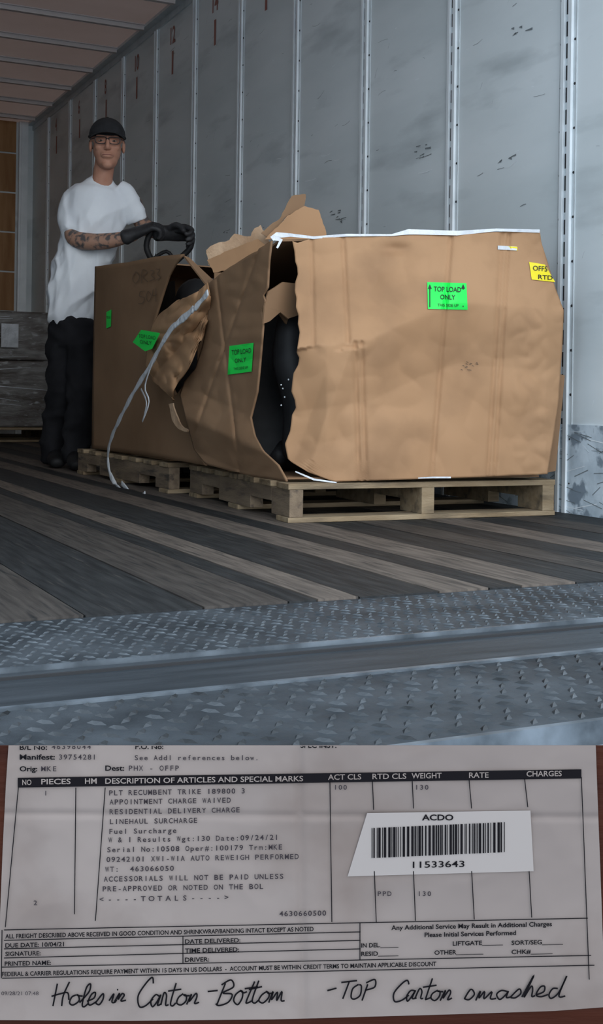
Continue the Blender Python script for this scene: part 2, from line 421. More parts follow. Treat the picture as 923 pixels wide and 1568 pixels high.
def S2(x,y):
    dd=y-(640+(x-290)*.45)
    o=.035*max(0,1-abs(dd)/45)+.010*crz(x,y,60,3)+.006*crz(x,y,24,1)+.012*max(0,(y-690)/40)
    d2=(x-375)+(y-450)*.35
    o-=.006*math.exp(-(d2/3)**2)
    d3=(x-345)-(y-520)*.12
    o-=.005*math.exp(-(d3/2.5)**2)
    return WX(x,y,1.535-o)
L2=[(430,318),(480,321),(530,312),(565,301),(585,284),(605,277),(640,286),(690,300),(712,318)]
R2=[(368,418),(400,414),(440,412),(452,405),(462,409),(475,403),(500,405),(560,400),(600,396),(640,386),(668,392),(690,404),(712,428),(735,441)]
T2=[(277,452),(300,446),(318,437),(345,415),(418,369)]
B2=[(285,680),(300,700),(320,712),(380,728),(440,737)]
sheet(mb,L2,R2,T2,B2,S2,60,80)
mb.done('side_panel',[M_card_shade],box1,smooth=True,solid=.006,off=-1)
mb=MB()
mb.poly([(2.45,3.28,.128),(2.49,4.22,.128),(2.49,4.22,.82),(2.41,3.32,.88)],0)
mb.poly([(1.62,4.25,.128),(2.49,4.22,.128),(2.49,4.22,.82),(1.62,4.25,.74)],0)
mb.poly([(1.57,3.42,.865),(1.62,4.25,.74),(2.49,4.22,.82),(2.41,3.32,.92)],0)
mb.poly([(1.58,3.36,.13),(2.45,3.26,.13),(2.49,4.22,.13),(1.62,4.25,.13)],0)
mb.done('rear_panels',[M_card_shade],box1,solid=.006)
mb=MB(); 
sheet(mb,[(350,830),(720,838)],[(560,864),(575,864),(720,850)],[(830,566),(868,576)],[(835,724),(855,720)],lambda x,y:PF(x,y,-.03),8,20)
mb.done('corner_sheet',[M_card_shade],box1,solid=.006)
mb=MB()
for pts,d in (([(410,446),(420,440),(432,432),(452,434),(458,482),(440,488),(428,478),(412,492),(402,496),(404,470)],3.80),([(420,470),(458,455),(462,530),(450,512),(440,500)],3.86)):
    mb.poly([U(x,y,d+(x-430)*.002) for x,y in pts],0)
mb.done('inner_liner',[M_card_shade],box1,solid=.006)
mb=MB()
def flap(mb,outline,surf,mi,rough=1.2):
    pts=[]
    n=len(outline)
    for i in range(n):
        (x0,y0),(x1,y1)=outline[i],outline[(i+1)%n]; l=math.hypot(x1-x0,y1-y0); m=max(1,int(l/5))
        for k in range(m):
            t=k/m; pts.append((x0+(x1-x0)*t+random.uniform(-rough,rough),y0+(y1-y0)*t+random.uniform(-rough,rough)))
    mb.poly([surf(x,y) for x,y in pts],mi)
flap(mb,[(315,383),(334,372),(352,367),(358,359),(384,361),(390,350),(400,346),(412,372),(384,392),(345,412),(330,416),(320,404)],lambda x,y:U(x,y,4.05+(400-x)*.001),1,1.6)
flap(mb,[(318,398),(350,384),(395,366),(408,376),(384,396),(345,414),(328,418)],lambda x,y:U(x,y,4.02+(400-x)*.0012),2,.8)
flap(mb,[(400,356),(412,345),(428,336),(440,312),(446,300),(468,297),(466,318),(440,330),(425,348),(410,364)],lambda x,y:U(x,y,4.0),0,1)
flap(mb,[(405,366),(425,347),(440,331),(466,316),(488,322),(500,357),(499,372)],lambda x,y:U(x,y,3.96),2,.8)
mb.done('torn_flaps',[M_card_shade,M_cardt,M_card],box1,solid=.006)
mb=MB()
def ribbon(mb,pts,w,mp,mi=0,dep=None):
    n=len(pts)
    for i in range(n-1):
        (x0,y0),(x1,y1)=pts[i],pts[i+1]
        def nrm(k):
            a=pts[max(0,k-1)];b=pts[min(n-1,k+1)];dx=b[0]-a[0];dy=b[1]-a[1];l=math.hypot(dx,dy) or 1;return -dy/l,dx/l
        n0=nrm(i);n1=nrm(i+1); w0=w[i]/2 if isinstance(w,list) else w/2; w1=w[i+1]/2 if isinstance(w,list) else w/2
        mb.poly([mp(x0+n0[0]*w0,y0+n0[1]*w0),mp(x1+n1[0]*w1,y1+n1[1]*w1),mp(x1-n1[0]*w1,y1-n1[1]*w1),mp(x0-n0[0]*w0,y0-n0[1]*w0)],mi)
def cat(pts,k=6):
    out=[];P=[Vector((a,b,0)) for a,b in pts];n=len(P)
    for i in range(n-1):
        a,b,c,d=P[max(0,i-1)],P[i],P[i+1],P[min(n-1,i+2)]
        for j in range(k):
            t=j/k;q=0.5*((2*b)+(c-a)*t+(2*a-5*b+4*c-d)*t*t+(3*b-a-3*c+d)*t**3); out.append((q.x,q.y))
    out.append(pts[-1]); return out
ribbon(mb,[(416,366),(424,360),(445,360),(480,364),(530,360),(600,360),(625,355),(700,357),(760,352),(826,354)],[8,9,5,4,4,3,8,7,4,5],S1l)
ribbon(mb,[(418,364),(430,368),(424,380)],[8,6,3],lambda x,y:PF(x,y,.01))
ribbon(mb,[(452,722),(480,734),(515,739)],[2,3,2],lambda x,y:PF(x,y,.02))
ribbon(mb,[(640,732),(660,731),(690,731)],[1.5,2.5,2.5],lambda x,y:PF(x,y,.03))
mb.done('stretch_film',[M_film],box1,solid=.002)
mb=MB()
S1t=lambda x,y:PF(x,y,o1(x,y)+.0055)
mb.grid(lambda u,v:S1l(654+u*(60+v)+v,432+v*41+u*1.5),24,16,0)
text(mb,'TOP LOAD',664,706,446,8,S1t,slope=.03,mi=1,bold=.01)
text(mb,'ONLY',674,697,458,7.5,S1t,slope=.03,mi=1,bold=.01)
text(mb,'THIS SIDE UP',670,702,469,4.5,S1t,slope=.03,mi=1)
for x in (658,709): ln(mb,x,470,x,438,1.5,S1t,1); pq(mb,[(x-3,442),(x,435),(x+3,442)],S1t,1)
mb.grid(lambda u,v:S1l(762+u*29,376+v*6+u*1.5),8,3,3)
mb.grid(lambda u,v:PF(777+u*15,377+v*6+u*.8,o1(777+u*15,377)+.0055),6,3,2)
mb.grid(lambda u,v:S1l(810+u*(24+v*12)+v*4,401+v*27+u*4),14,12,2)
text(mb,'OFF5',816,838,414,8,S1t,slope=.08,mi=1,bold=.01); text(mb,'RTD',824,846,427,7,S1t,slope=.08,mi=1,bold=.01)
mb.done('front_labels',[M_green,M_ink,M_yellow,M_whitel],box1)
mb=MB()
S2l=lambda x,y:S2(x,y)+Vector((-.010,-.003,0)); S2t=lambda x,y:S2(x,y)+Vector((-.0125,-.004,0))
mb.grid(lambda u,v:S2l(355+u*37-v*3,530+v*44-u*5),20,18,0)
text(mb,'TOP LOAD',359,389,544,8,S2t,slope=-.12,mi=1); text(mb,'ONLY',364,381,556,7,S2t,slope=-.12,mi=1); text(mb,'THIS SIDE UP',362,384,567,4,S2t,slope=-.12,mi=1)
for i in range(14):
    x=703+random.uniform(0,30);y=552+random.uniform(0,14); ln(mb,x,y,x+3,y+1.5,.7,S1t,1)
mb.done('side_label',[M_green,M_ink],box1)

tr=MB()
cw=Vector((1.86,3.68,.44))
tr.loft([cw+Vector((math.cos(a)*.24*.55,math.cos(a)*.2,math.sin(a)*.25)) for a in [2*math.pi*k/16 for k in range(16)]],[.024]*16,closed=True,seg=8,sub=2)
tr.loft([(1.68,3.50,.20),(1.70,3.50,.36),(1.66,3.52,.50),(1.68,3.56,.66)],[.05,.07,.06,.04],seg=12)
tr.loft([(1.66,3.6,.18),(1.9,3.9,.3),(2.2,4.0,.6)],[.03,.03,.03],seg=10)
tr.loft([(1.72,3.7,.15),(1.75,3.8,.45),(1.8,3.95,.75)],[(.16,.03),(.17,.04),(.15,.03)],side=(1,-.3,0),seg=14)
for k in range(10):
    a=2*math.pi*k/10; tr.loft([cw,cw+Vector((math.cos(a)*.13,math.cos(a)*.2,math.sin(a)*.25))],[.002,.002],seg=5,sub=1)
for k in range(5):
    tr.ell((1.61+random.uniform(-.02,.03),3.47+random.uniform(-.01,.02),.36+k*.02+random.uniform(-.01,.01)),(.003,.003,.003),mi=1,nu=6,nv=4)
tr.done('packed_trike_parts',[M_blk,M_post_hi],box1,smooth=True)

# box 2
box2=empty('cardboard_box')
S3=lambda x,y:WX(x,y,1.575-.006*noise.noise(Vector((x/70,y/70,9)))-.008*crz(x,y,70,5))
mb=MB()
L3=[(408,147),(500,145),(600,143),(686,142)]
R3=[(388,284),(400,274),(420,262),(450,252),(482,242),(500,236),(560,250),(620,280),(712,318)]
T3=[(147,408),(195,402),(240,393),(284,389),(330,389)]
B3=[(142,686),(230,698),(318,713)]
sheet(mb,L3,R3,T3,B3,S3,40,40)
mb.done('side_panel',[M_card_shade],box2,smooth=True,solid=.006,off=-1)
mb=MB()
mb.poly([(1.60,5.55,.125),(2.48,5.56,.125),(2.48,5.56,.93),(1.60,5.50,.965)],0)
mb.poly([(2.48,4.42,.125),(2.48,5.56,.125),(2.48,5.56,.93),(2.48,4.42,.90)],0)
mb.poly([(1.75,4.42,.125),(2.48,4.42,.125),(2.48,4.42,.90),(1.75,4.42,.86)],0)
mb.poly([(1.59,4.45,.127),(2.48,4.42,.127),(2.48,5.56,.127),(1.60,5.55,.127)],0)
mb.poly([(1.60,5.50,.96),(1.60,4.95,.945),(2.48,4.8,.92),(2.48,5.56,.93)],0)
mb.done('rear_panels',[M_card_shade],box2,solid=.006)
mb=MB(); mb.loft([(1.72,4.52,.25),(1.74,4.58,.55),(1.76,4.7,.80)],[(.07,.08),(.09,.12),(.06,.10)],seg=14)
mb.loft([(1.80,4.6,.78),(1.95,4.9,.82),(2.2,5.2,.78)],[.05,.07,.05],seg=12)
mb.poly([(1.66,4.50,.14),(1.66,5.30,.14),(1.66,5.30,.86),(1.66,4.62,.84)],0)  # flat black sheet standing in for the unlit inside of the box
mb.done('contents_and_shade_sheet',[M_blk],box2,smooth=True)
mb=MB()
mb.poly([WX(x,y,X) for x,y,X in ((281,392,1.60),(290,396,1.62),(326,430,1.66),(315,436,1.60))],0)
mb.poly([WX(x,y,X) for x,y,X in ((318,430,1.57),(326,428,1.60),(330,450,1.56),(318,470,1.52))],0)
mb.done('top_flap',[M_card_shade],box2,solid=.006)
mb=MB()
def S4(x,y):
    r=.036*math.sin((x-225)/100*math.pi)+.030*crz(x,y,34,5)+.014*crz(x,y,17,1)
    r+=.026*abs(math.sin((x+y*.9)/24))
    return WX(x,y,1.55-r)
L4=[(440,300),(455,280),(480,246),(500,233),(530,226),(560,224),(585,232),(612,264)]
R4=[(430,318),(450,322),(480,321),(520,313),(560,300),(575,292),(600,272),(614,268)]
T4=[(225,540),(232,500),(246,481),(280,460),(305,446),(320,432)]
B4=[(225,560),(235,588),(265,614),(280,590),(300,562),(321,480)]
sheet(mb,L4,R4,T4,B4,S4,50,60)
mb.done('crushed_corner',[M_card],box2,smooth=True,solid=.004,off=-1)
mb=MB()
ribbon(mb,cat([(262,618),(268,640),(276,654),(288,660)],5),[7,6,6,7,8,9,9,8,8,7,7,6,5,5,4,3],lambda x,y:WX(x,y,1.50),0)
mb.poly([WX(x,y,1.55) for x,y in ((268,608),(285,585),(300,600),(296,650),(284,655),(272,640))],1)
mb.done('torn_edge',[M_cardt,M_card_shade],box2,solid=.005)
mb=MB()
mb.poly([WX(x,y,1.60) for x,y in ((240,575),(296,566),(296,600),(262,622))],0)  # near-black sheet painted as the shade in the gap between torn panels
mb.done('gap_shade_sheet',[M_dark],box2)
mb=MB()
S4l=lambda x,y:WX(x,y,1.466); S4t=lambda x,y:WX(x,y,1.462)
pq(mb,[(203,524),(216,505),(245,510),(233,534),(222,538)],S4l,0)
text(mb,'TOP LOAD',212,238,517,6,S4t,slope=.12,mi=1); text(mb,'ONLY',214,232,526,6,S4t,slope=.12,mi=1)
S3l=lambda x,y:S3(x,y)+Vector((-.010,0,0)); S3t=lambda x,y:S3(x,y)+Vector((-.012,0,0))
pq(mb,[(166,478),(174,474),(173,500),(166,503)],S3l,0)
text(mb,'TOP LOAD',167,173,488,4,S3t,mi=1)
def scr(pts): ribbon(mb,cat(pts,4),.9,S3t,2)
scr([(212,416),(207,426),(212,434),(218,424),(212,416)]);scr([(221,434),(222,414),(230,417),(223,424),(231,432)]);scr([(234,414),(240,416),(236,422),(241,427),(233,431)]);scr([(243,412),(249,414),(245,420),(250,425),(243,429)])
scr([(226,446),(219,447),(218,454),(225,456),(223,464),(216,465)]);scr([(231,446),(228,455),(232,462),(236,453),(231,446)]);scr([(239,443),(238,453),(245,451)]);scr([(243,441),(243,462)])
mb.done('labels',[M_green,M_ink,M_pen],box2)
mb=MB()
sp=cat([(318,448),(300,470),(290,478),(258,510),(232,556),(205,600),(184,640),(170,672),(165,700),(170,730),(186,752),(206,764),(222,757)],5)
pts=[]
for i,(x,y) in enumerate(sp):
    X=interp([(450,1.445),(520,1.435),(640,1.47),(700,1.50),(765,1.49)],y); pts.append(WX(x,y,X))
rr=[.012+.003*math.sin(i*1.7) for i in range(len(pts))]
mb.loft(pts,[(a,.003) for a in rr],side=(0,1,.3),seg=8,sub=2)
sp=cat([(296,474),(280,492),(262,500),(240,540),(222,590),(228,615),(218,645)],4)
mb.loft([WX(x,y,1.44) for x,y in sp],[(.006,.002)]*len(sp),side=(0,1,0),seg=6,sub=1)
sp=cat([(216,596),(224,616),(220,640)],4)
mb.loft([WX(x,y,1.50) for x,y in sp],[(.006,.002)]*len(sp),side=(0,1,0),seg=6,sub=1)
sp=cat([(186,740),(196,752),(200,764),(214,768),(224,762)],4)
mb.loft([WX(x,y,1.50) for x,y in sp],[(.012,.003)]*len(sp),side=(0,1,0),seg=6,sub=1)
mb.done('loose_strap',[M_film],smooth=True)

# ================================================= WRAPPED LOAD at the back
mb=MB()
mb.box(1.34,1.86,9.30,9.80,.112,.60,0);mb.box(1.88,2.36,9.30,9.80,.112,.62,0)
mb.box(1.34,1.90,9.32,9.80,.61,.99,0);mb.box(1.91,2.34,9.33,9.80,.625,1.00,0)
mb.box(1.34,2.36,9.81,10.3,.112,.98,0)
for k in range(14):
    z=random.uniform(.2,.95); z2=z+random.uniform(-.06,.06); w=random.uniform(.003,.009); xa=random.uniform(1.4,2.0); xb=min(2.36,xa+random.uniform(.2,.5))
    mb.poly([(xa,9.296,z),(xb,9.296,z2),(xb,9.296,z2+w*.3),(xa,9.296,z+w)],1)
mb.poly([(1.95,9.285,.72),(2.08,9.285,.72),(2.08,9.285,.9),(1.95,9.285,.9)],1)
mb.done('wrapped_carton_stack',[M_wrap,M_film],bevel=.015)

# ================================================= MAN
man=empty('man')
side=(R*.95+F*.15)
wc=U(150,470,6.15)
def tee_folds(p):
    q=p-wc; x=q.dot(R); d=q.dot(F); z=q.z
    w=max(0,min(1,(.62-z)/.35))*.8+.2
    u=x*.80-z*.60; v=x*.60+z*.80
    f=1-abs(noise.noise(Vector((u/.085,v/.30,d/.3))))*3
    g=1-abs(noise.noise(Vector((x/.05,z/.22,d/.2+4))))*3
    return .014*w*max(-.3,f)+.007*w*max(-.3,g)-.007
def pant_folds(p):
    f=1-abs(noise.noise(Vector((p.x/.12,p.y/.12,p.z/.09))))*3
    return .012*max(-.3,f)-.004
mb=MB()
mb.loft([U(108,484,6.24),U(113,440,6.22),(U(130,385,6.18)),U(145,335,6.14),U(151,300,6.13),U(154,284,6.13),U(156,274,6.12)],
        [(.125,.115),(.132,.12),(.146,.12),(.158,.12),(.150,.10),(.098,.075),(.062,.06)],side=side,seg=28)
mb.loft([U(127,291,6.15),U(112,304,6.14),U(106,330,6.12),U(111,355,6.09)],[.052,.060,.060,.062],seg=18,cap=False)
mb.loft([U(180,288,6.14),U(193,297,6.14),U(203,318,6.15),U(212,339,6.17)],[.05,.056,.056,.054],seg=18,cap=False)
mb.done('tshirt',[M_tee],man,remesh=.009,smo=5,folds=tee_folds)
mb=MB()
mb.loft([U(155,286,6.12),U(158,266,6.10),U(161,245,6.09)],[.054,.050,.050],seg=16)
mb.done('neck',[M_skin],man,smooth=True)
mb=MB()
mb.loft([U(107,318,6.13),U(110,345,6.11),U(114,364,6.06),U(135,370,6.02),U(165,369,5.99),U(190,364,5.965),U(206,360,5.95)],[.043,.042,.042,.043,.039,.031,.028],seg=16)
mb.loft([U(205,310,6.16),U(214,336,6.18),U(226,350,6.16),U(246,356,6.06),U(258,357,6.0)],[.042,.040,.040,.035,.028],seg=16)
mb.done('arms',[M_tat],man,smooth=True)
mb=MB()
mb.loft([U(110,468,6.24),U(112,500,6.24),U(112,520,6.24)],[(.105,.098),(.12,.11),(.118,.11)],side=side,seg=24)
mb.loft([U(98,505,6.26),U(96,560,6.24),U(94,600,6.22),U(86,650,6.26),U(82,698,6.30)],[.092,.084,.078,.075,.075],seg=18)
mb.loft([U(128,505,6.22),U(128,560,6.16),U(126,600,6.10),U(120,650,6.10),U(116,702,6.10)],[.09,.084,.078,.074,.072],seg=18)
mb.done('trousers',[M_pants],man,remesh=.012,smo=4,folds=pant_folds)
mb=MB()
for (x,d) in ((86,6.30),(116,6.10)):
    g=U(x,600,d); g.z=0; tv=(-F+R*.25).normalized()
    mb.loft([g-tv*.06+Z*.05,g+Z*.055,g+tv*.09+Z*.045,g+tv*.17+Z*.036,g+tv*.21+Z*.03],[(.038,.048),(.042,.053),(.046,.043),(.048,.034),(.036,.026)],side=tv.cross(Z),seg=16)
mb.done('shoes',[M_blk],man,smooth=True)
# head
hc=U(164,222,6.06)
fy=(-F+R*.18-Z*.05).normalized(); fx=fy.cross(Z).normalized()*1; fz=fx.cross(fy).normalized()
if fz.z<0: fz=-fz
TH_=Matrix(((fx.x,fy.x,fz.x,hc.x),(fx.y,fy.y,fz.y,hc.y),(fx.z,fy.z,fz.z,hc.z),(0,0,0,1)))@Matrix.Scale(1.07,4)
mb=MB()
E=lambda c,r,nu=24,nv=14:mb.ell(c,r,T=TH_,nu=nu,nv=nv)
E((0,-.012,.035),(.075,.093,.082)); E((0,.016,-.025),(.064,.072,.080)); E((0,.022,-.072),(.050,.058,.045)); E((0,.060,-.098),(.026,.022,.019))
for s_ in (-1,1):
    E((s_*.036,.056,-.018),(.022,.022,.022)); E((s_*.028,.076,.029),(.026,.012,.007)); E((s_*.010,.096,-.029),(.008,.009,.007))
    E((s_*.076,-.012,-.004),(.009,.020,.032))
E((0,.076,-.056),(.030,.018,.020))
mb.loft([TH_@Vector(p) for p in ((0,.080,.026),(0,.096,.002),(0,.108,-.022),(0,.096,-.032))],[.009,.010,.012,.009],seg=12)
E((0,.090,-.052),(.021,.007,.0045)); E((0,.088,-.064),(.018,.008,.006))
mb.done('head',[M_skin],man,remesh=.0035,smo=4)
mb=MB()
for s_ in (-1,1):
    mb.ell((s_*.030,.074,.008),(.012,.008,.0042),T=TH_,mi=0); mb.ell((s_*.030,.0795,.008),(.0048,.0035,.0042),T=TH_,mi=1)
mb.loft([TH_@Vector(p) for p in ((-.023,.088,-.059),(-.01,.096,-.0575),(.01,.096,-.0575),(.023,.088,-.059))],[(.002,.0018)]*4,seg=8,mi=2)
mb.done('eyes_and_mouth',[M_eye,M_ink,M_lip],man,smooth=True)
mb=MB()
for s_ in (-1,1):
    cxx=s_*.031
    pts=[(cxx-.024,.015),(cxx,.018),(cxx+.024,.015),(cxx+.025,0),(cxx+.018,-.011),(cxx,-.013),(cxx-.018,-.011),(cxx-.025,0)]
    mb.loft([TH_@Vector((a,.100-abs(a)*.12,b+.004)) for a,b in pts],[.0022]*8,closed=True,seg=6,sub=3)
    mb.loft([TH_@Vector(p) for p in ((s_*.056,.094,.014),(s_*.076,.06,.013),(s_*.082,-.005,.012))],[.002]*3,seg=6)
mb.loft([TH_@Vector(p) for p in ((-.008,.100,.012),(0,.104,.014),(.008,.100,.012))],[.002]*3,seg=6)
mb.done('eyeglasses',[M_blkm],man,smooth=True)
mb=MB()
mb.ell((0,-.026,.012),(.0785,.084,.058),T=TH_); mb.done('hair',[M_hair],man,smooth=True)
mb=MB()
mb.ell((0,-.010,.042),(.083,.100,.084),T=TH_,nu=32,nv=20,z0=-.12)
mb.loft([TH_@Vector(p) for p in [(.084*math.cos(a),-.010+.101*math.sin(a),.036) for a in [2*math.pi*k/24 for k in range(24)]]],[.004]*24,closed=True,seg=6,sub=1)
mb.ell((0,-.010,.126),(.007,.007,.004),T=TH_,nu=10,nv=6)
def brim(u,v):
    a=(u-.5)*math.pi*.86; x=math.sin(a)*(.080-.002*v); yb=-.010+.099*math.cos(a)
    return TH_@Vector((x*(1+.05*v),yb+v*.070*math.cos(a*.92),.042-.006*v-.016*(math.sin(a)**2)*(.3+v*.7)))
mb.grid(brim,24,6)
mb.done('baseball_cap',[M_cap],man,smooth=True,solid=.003)
def hand(mb,w,d,n,k=1.0,curl=(40,105,150),sgn=1):
    d=Vector(d).normalized(); n=Vector(n); n=(n-d*n.dot(d)).normalized(); s=d.cross(n)*sgn
    if s.z<0: s=-s
    mb.loft([w-d*.04*k,w,w+d*.05*k,w+d*.09*k],[(.036*k,.034*k),(.036*k,.028*k),(.044*k,.021*k),(.043*k,.017*k)],side=s,seg=18)
    for i,(o,lk) in enumerate(((.034,.92),(.0115,1.0),(-.0115,.95),(-.033,.78))):
        p=w+d*.085*k+s*o*k; pts=[p-d*.02]; pts.append(p)
        for a,l in zip(curl,(.043,.028,.022)):
            a=math.radians(a); dr=d*math.cos(a)+n*math.sin(a)+s*(o*1.2); p=p+dr.normalized()*l*lk*k; pts.append(p)
        mb.loft(pts,[.0115*k,.0118*k,.0112*k,.0105*k,.009*k],seg=12)
    p=w+d*.02*k+s*.03*k+n*.005; 
    pts=[p,p+(s*.55+d*.6+n*.3).normalized()*.042*k]; pts.append(pts[-1]+(d*.75+n*.6+s*.1).normalized()*.032*k); pts.append(pts[-1]+(d*.4+n*.9-s*.2).normalized()*.025*k)
    mb.loft(pts,[.015*k,.0135*k,.012*k,.010*k],seg=12)
mb=MB()
wa=U(205,358,5.955); hand(mb,wa,(R+Z*.42-F*.05),(F*.35-Z*.9),1.15)
mb.done('glove_right',[M_glove],man,remesh=.005,smo=2)
mb=MB()
wb=U(254,357,6.0); hand(mb,wb,(R+Z*.03),(-F*.7-Z*.7),1.15)
mb.done('glove_left',[M_glove],man,remesh=.005,smo=2)

# ================================================= PALLET JACK
mb=MB()
lo=U(250,425,6.02)
mb.loft([lo,U(232,398,5.99),U(224,376,5.985),U(234,354,5.985),U(262,353,5.98),U(286,358,5.98),U(292,378,5.985),U(268,402,6.0),lo],[.015]*9,seg=10)
mb.loft([U(232,398,5.99),U(255,385,5.99),U(268,402,6.0)],[.01]*3,seg=8)
base=Vector((lo.x+.02,5.86,.30))
mb.loft([lo,base],[.018,.022],seg=10,sub=2)
mb.loft([base,Vector((base.x,5.84,.12))],[.05,.055],seg=14,sub=2)
mb.box(base.x-.1,base.x+.1,5.72,5.80,.10,.32,0)
for s_ in (-1,1):
    mb.loft([Vector((base.x+s_*.02,5.86,.09)),Vector((base.x+s_*.075,5.86,.09))],[.088,.088],seg=22,sub=1,mi=0)
    mb.box(base.x+s_*.19-.07,base.x+s_*.19+.07,4.75,5.74,.055,.092,0)
mb.box(base.x-.26,base.x+.26,5.68,5.75,.05,.30,0)
mb.done('pallet_jack',[M_blk],smooth=False,bevel=.003)

# ================================================= RECEIPT ON WOODEN BOARD
mb=MB()
def B8(x0,x1,y0,y1,d0,d1,yb=None): 
    yb=y0 if yb is None else yb
    return [U(x0,y1,d0),U(x1,y1,d0),C+ray(x1,y1)*d0+F*(d1-d0),C+ray(x0,y1)*d0+F*(d1-d0),U(x0,y0,d0),U(x1,y0,d0),U(x1,yb,d1),U(x0,yb,d1)]
mb.hexa(B8(-160,1083,1141,2140,.5,.515,1150),0)
for x in (-120,960): mb.hexa(B8(x,x+80,1900,2158,.46,.60),0)
board=mb.done('wooden_board',[M_board],bevel=.0003)
DP=.4988
paper=MB()
prt=[(1141,912),(1200,914),(1330,919),(1440,923),(1500,930),(1580,936)]
plt_=[(1141,13),(1200,9),(1300,4),(1400,0),(1500,-4),(1580,-8)]
pb=[(-10,1562),(200,1563),(420,1561),(700,1553),(850,1548),(930,1542)]
def pf(u,v):
    y=1141.3+v*420; x=interp(plt_,y)*(1-u)+interp(prt,y)*u; y=1141.3*(1-v)+interp(pb,x)*v
    x=interp(plt_,y)*(1-u)+interp(prt,y)*u
    f=.0022*math.exp(-((x-460-.02*(y-1300))/7)**2)+.0018*math.exp(-((y-1246-.006*x)/5)**2)
    f+=.0022*abs(noise.noise(Vector((x/120,y/90,2))))
    return U(x,y,DP-.0004+min(.0028,f)*.5)
paper.grid(pf,240,120)
ship=paper.done('shipping_receipt',[M_paper],smooth=True,parent=None)
tm=lambda x,y:U(x,y,DP-.0010)
tm2=lambda x,y:U(x,y,DP-.0013)
ink=MB()
text(ink,'B/L No: ',30,72,1148,8,lambda x,y:tm(x,max(y,1142)),mi=0,bold=.02)
text(ink,'46398044',78,140,1147,8,lambda x,y:tm(x,max(y,1142)),mono=True,mi=1,bold=.01)
text(ink,'P.O. No:',207,250,1147,8,lambda x,y:tm(x,max(y,1142)),bold=.02)
text(ink,'SPEC INST:',460,515,1145,8,lambda x,y:tm(x,max(y,1142)),bold=.02)
text(ink,'Manifest:',30,84,1163,8,tm,bold=.025); text(ink,'39754281',89,148,1163,8,tm,mono=True,mi=1,bold=.01)
text(ink,'See Addl references below.',205,397,1164,8,tm,mono=True,mi=1,bold=.01)
text(ink,'Orig:',30,57,1181,8,tm,bold=.025); text(ink,'MKE',62,88,1181,8,tm,mono=True,mi=1,bold=.01)
text(ink,'Dest:',161,190,1180,8,tm,bold=.025); text(ink,'PHX - OFFP',196,275,1180,8,tm,mono=True,mi=1,bold=.01)
pq(ink,[(27,1191),(890,1178),(890,1192),(27,1206)],tm,0)
def hdr(s_,a,b,y): text(ink,s_,a,b,y,8.5,tm2,slope=-.013,mi=2,bold=.015)
hdr('NO',34,48,1202);hdr('PIECES',63,108,1201);hdr('HM',130,148,1200);hdr('DESCRIPTION OF ARTICLES AND SPECIAL MARKS',161,464,1200)
hdr('ACT CLS',502,553,1194);hdr('RTD CLS',570,622,1193);hdr('WEIGHT',630,676,1192);hdr('RATE',718,748,1191);hdr('CHARGES',806,860,1189)
T_=[('PLT RECUMBENT TRIKE 189800 3',166,376,1218),('APPOINTMENT CHARGE WAIVED',167,354,1232),('RESIDENTIAL DELIVERY CHARGE',167,368,1247),('LINEHAUL SURCHARGE',167,303,1262),('Fuel Surcharge',166,271,1277),
('W & I Results Wgt:130 Date:09/24/21',165,427,1290),('Serial No:10508 Oper#:100179 Trm:MKE',163,433,1305),('09242101 XWI-WIA AUTO REWEIGH PERFORMED',162,458,1320),('WT:  463066050',160,267,1335),
('ACCESSORIALS WILL NOT BE PAID UNLESS',158,435,1350),('PRE-APPROVED OR NOTED ON THE BOL',156,404,1365),('<----TOTALS---->',149,353,1381),('4630660500',427,500,1403)]
for s_,a,b,y in T_: text(ink,s_,a,b,y,8.0,tm,mono=True,slope=-.016,mi=1,bold=.015)
for s_,a,b,y in (('1',66,74,1218),('2',50,58,1386),('100',510,532,1209),('130',634,657,1209),('PPD',577,600,1372),('130',638,661,1372)):
    text(ink,s_,a,b,y,7.4,tm,mono=True,mi=1,bold=.012)
for x0,y0,x1,y1 in ((116,1206,114,1400),(161,1206,146,1410),(505,1196,508,1412),(570,1196,572,1240),(573,1334,576,1412),(631,1195,633,1238),(633,1334,636,1410),(718,1194,722,1238),(722,1334,726,1408),(803,1192,808,1236),(810,1334,814,1405),(28,1206,8,1420),(890,1190,902,1500)):
    ln(ink,x0,y0,x1,y1,1.4,tm,0)
pq(ink,[(562,1245),(812,1241),(817,1334),(532,1342)],lambda x,y:U(x,y,DP-.0009),3)
text(ink,'ACDO',646,694,1256,9,tm2,bold=.025)
random.seed(3); x=569.0
while x<774:
    w=random.choice([1.2,1.2,2.2,3.6]); ln(ink,x+w/2,1268-(x-569)*.045,x+w/2,1314-(x-569)*.045,w,tm2,0); x+=w+random.choice([1.1,1.4,2.4,3.0])
text(ink,'11533643',632,711,1329,10,tm2,slope=-.02,bold=.008)
sl=-.024
for x0,y0,x1,y1 in ((6,1424,900,1406),(6,1440,552,1427),(6,1453,552,1440),(6,1467,552,1453),(3,1481,905,1463),(3,1498,910,1478),(280,1434,280,1475),(551,1413,551,1470),(3,1424,2,1498)):
    ln(ink,x0,y0,x1,y1,1.4,tm,0)
def sm(s_,a,b,y,h=6.8,bd=.02): text(ink,s_,a,b,y,h,tm,slope=sl,mi=0,bold=bd)
sm('ALL FREIGHT DESCRIBED ABOVE RECEIVED IN GOOD CONDITION AND SHRINKWRAP/BANDING INTACT EXCEPT AS NOTED',8,480,1437)
sm('DUE DATE: 10/04/21',8,98,1451);sm('SIGNATURE:',8,62,1464);sm('PRINTED NAME:',7,78,1479)
sm('DATE DELIVERED:',283,368,1445);sm('TIME DELIVERED:',283,366,1459);sm('DRIVER:',283,320,1473)
sm('Any Additional Service May Result in Additional Charges',599,845,1424,7.2,.022);sm('Please Initial Services Performed',650,790,1435,7.2,.022)
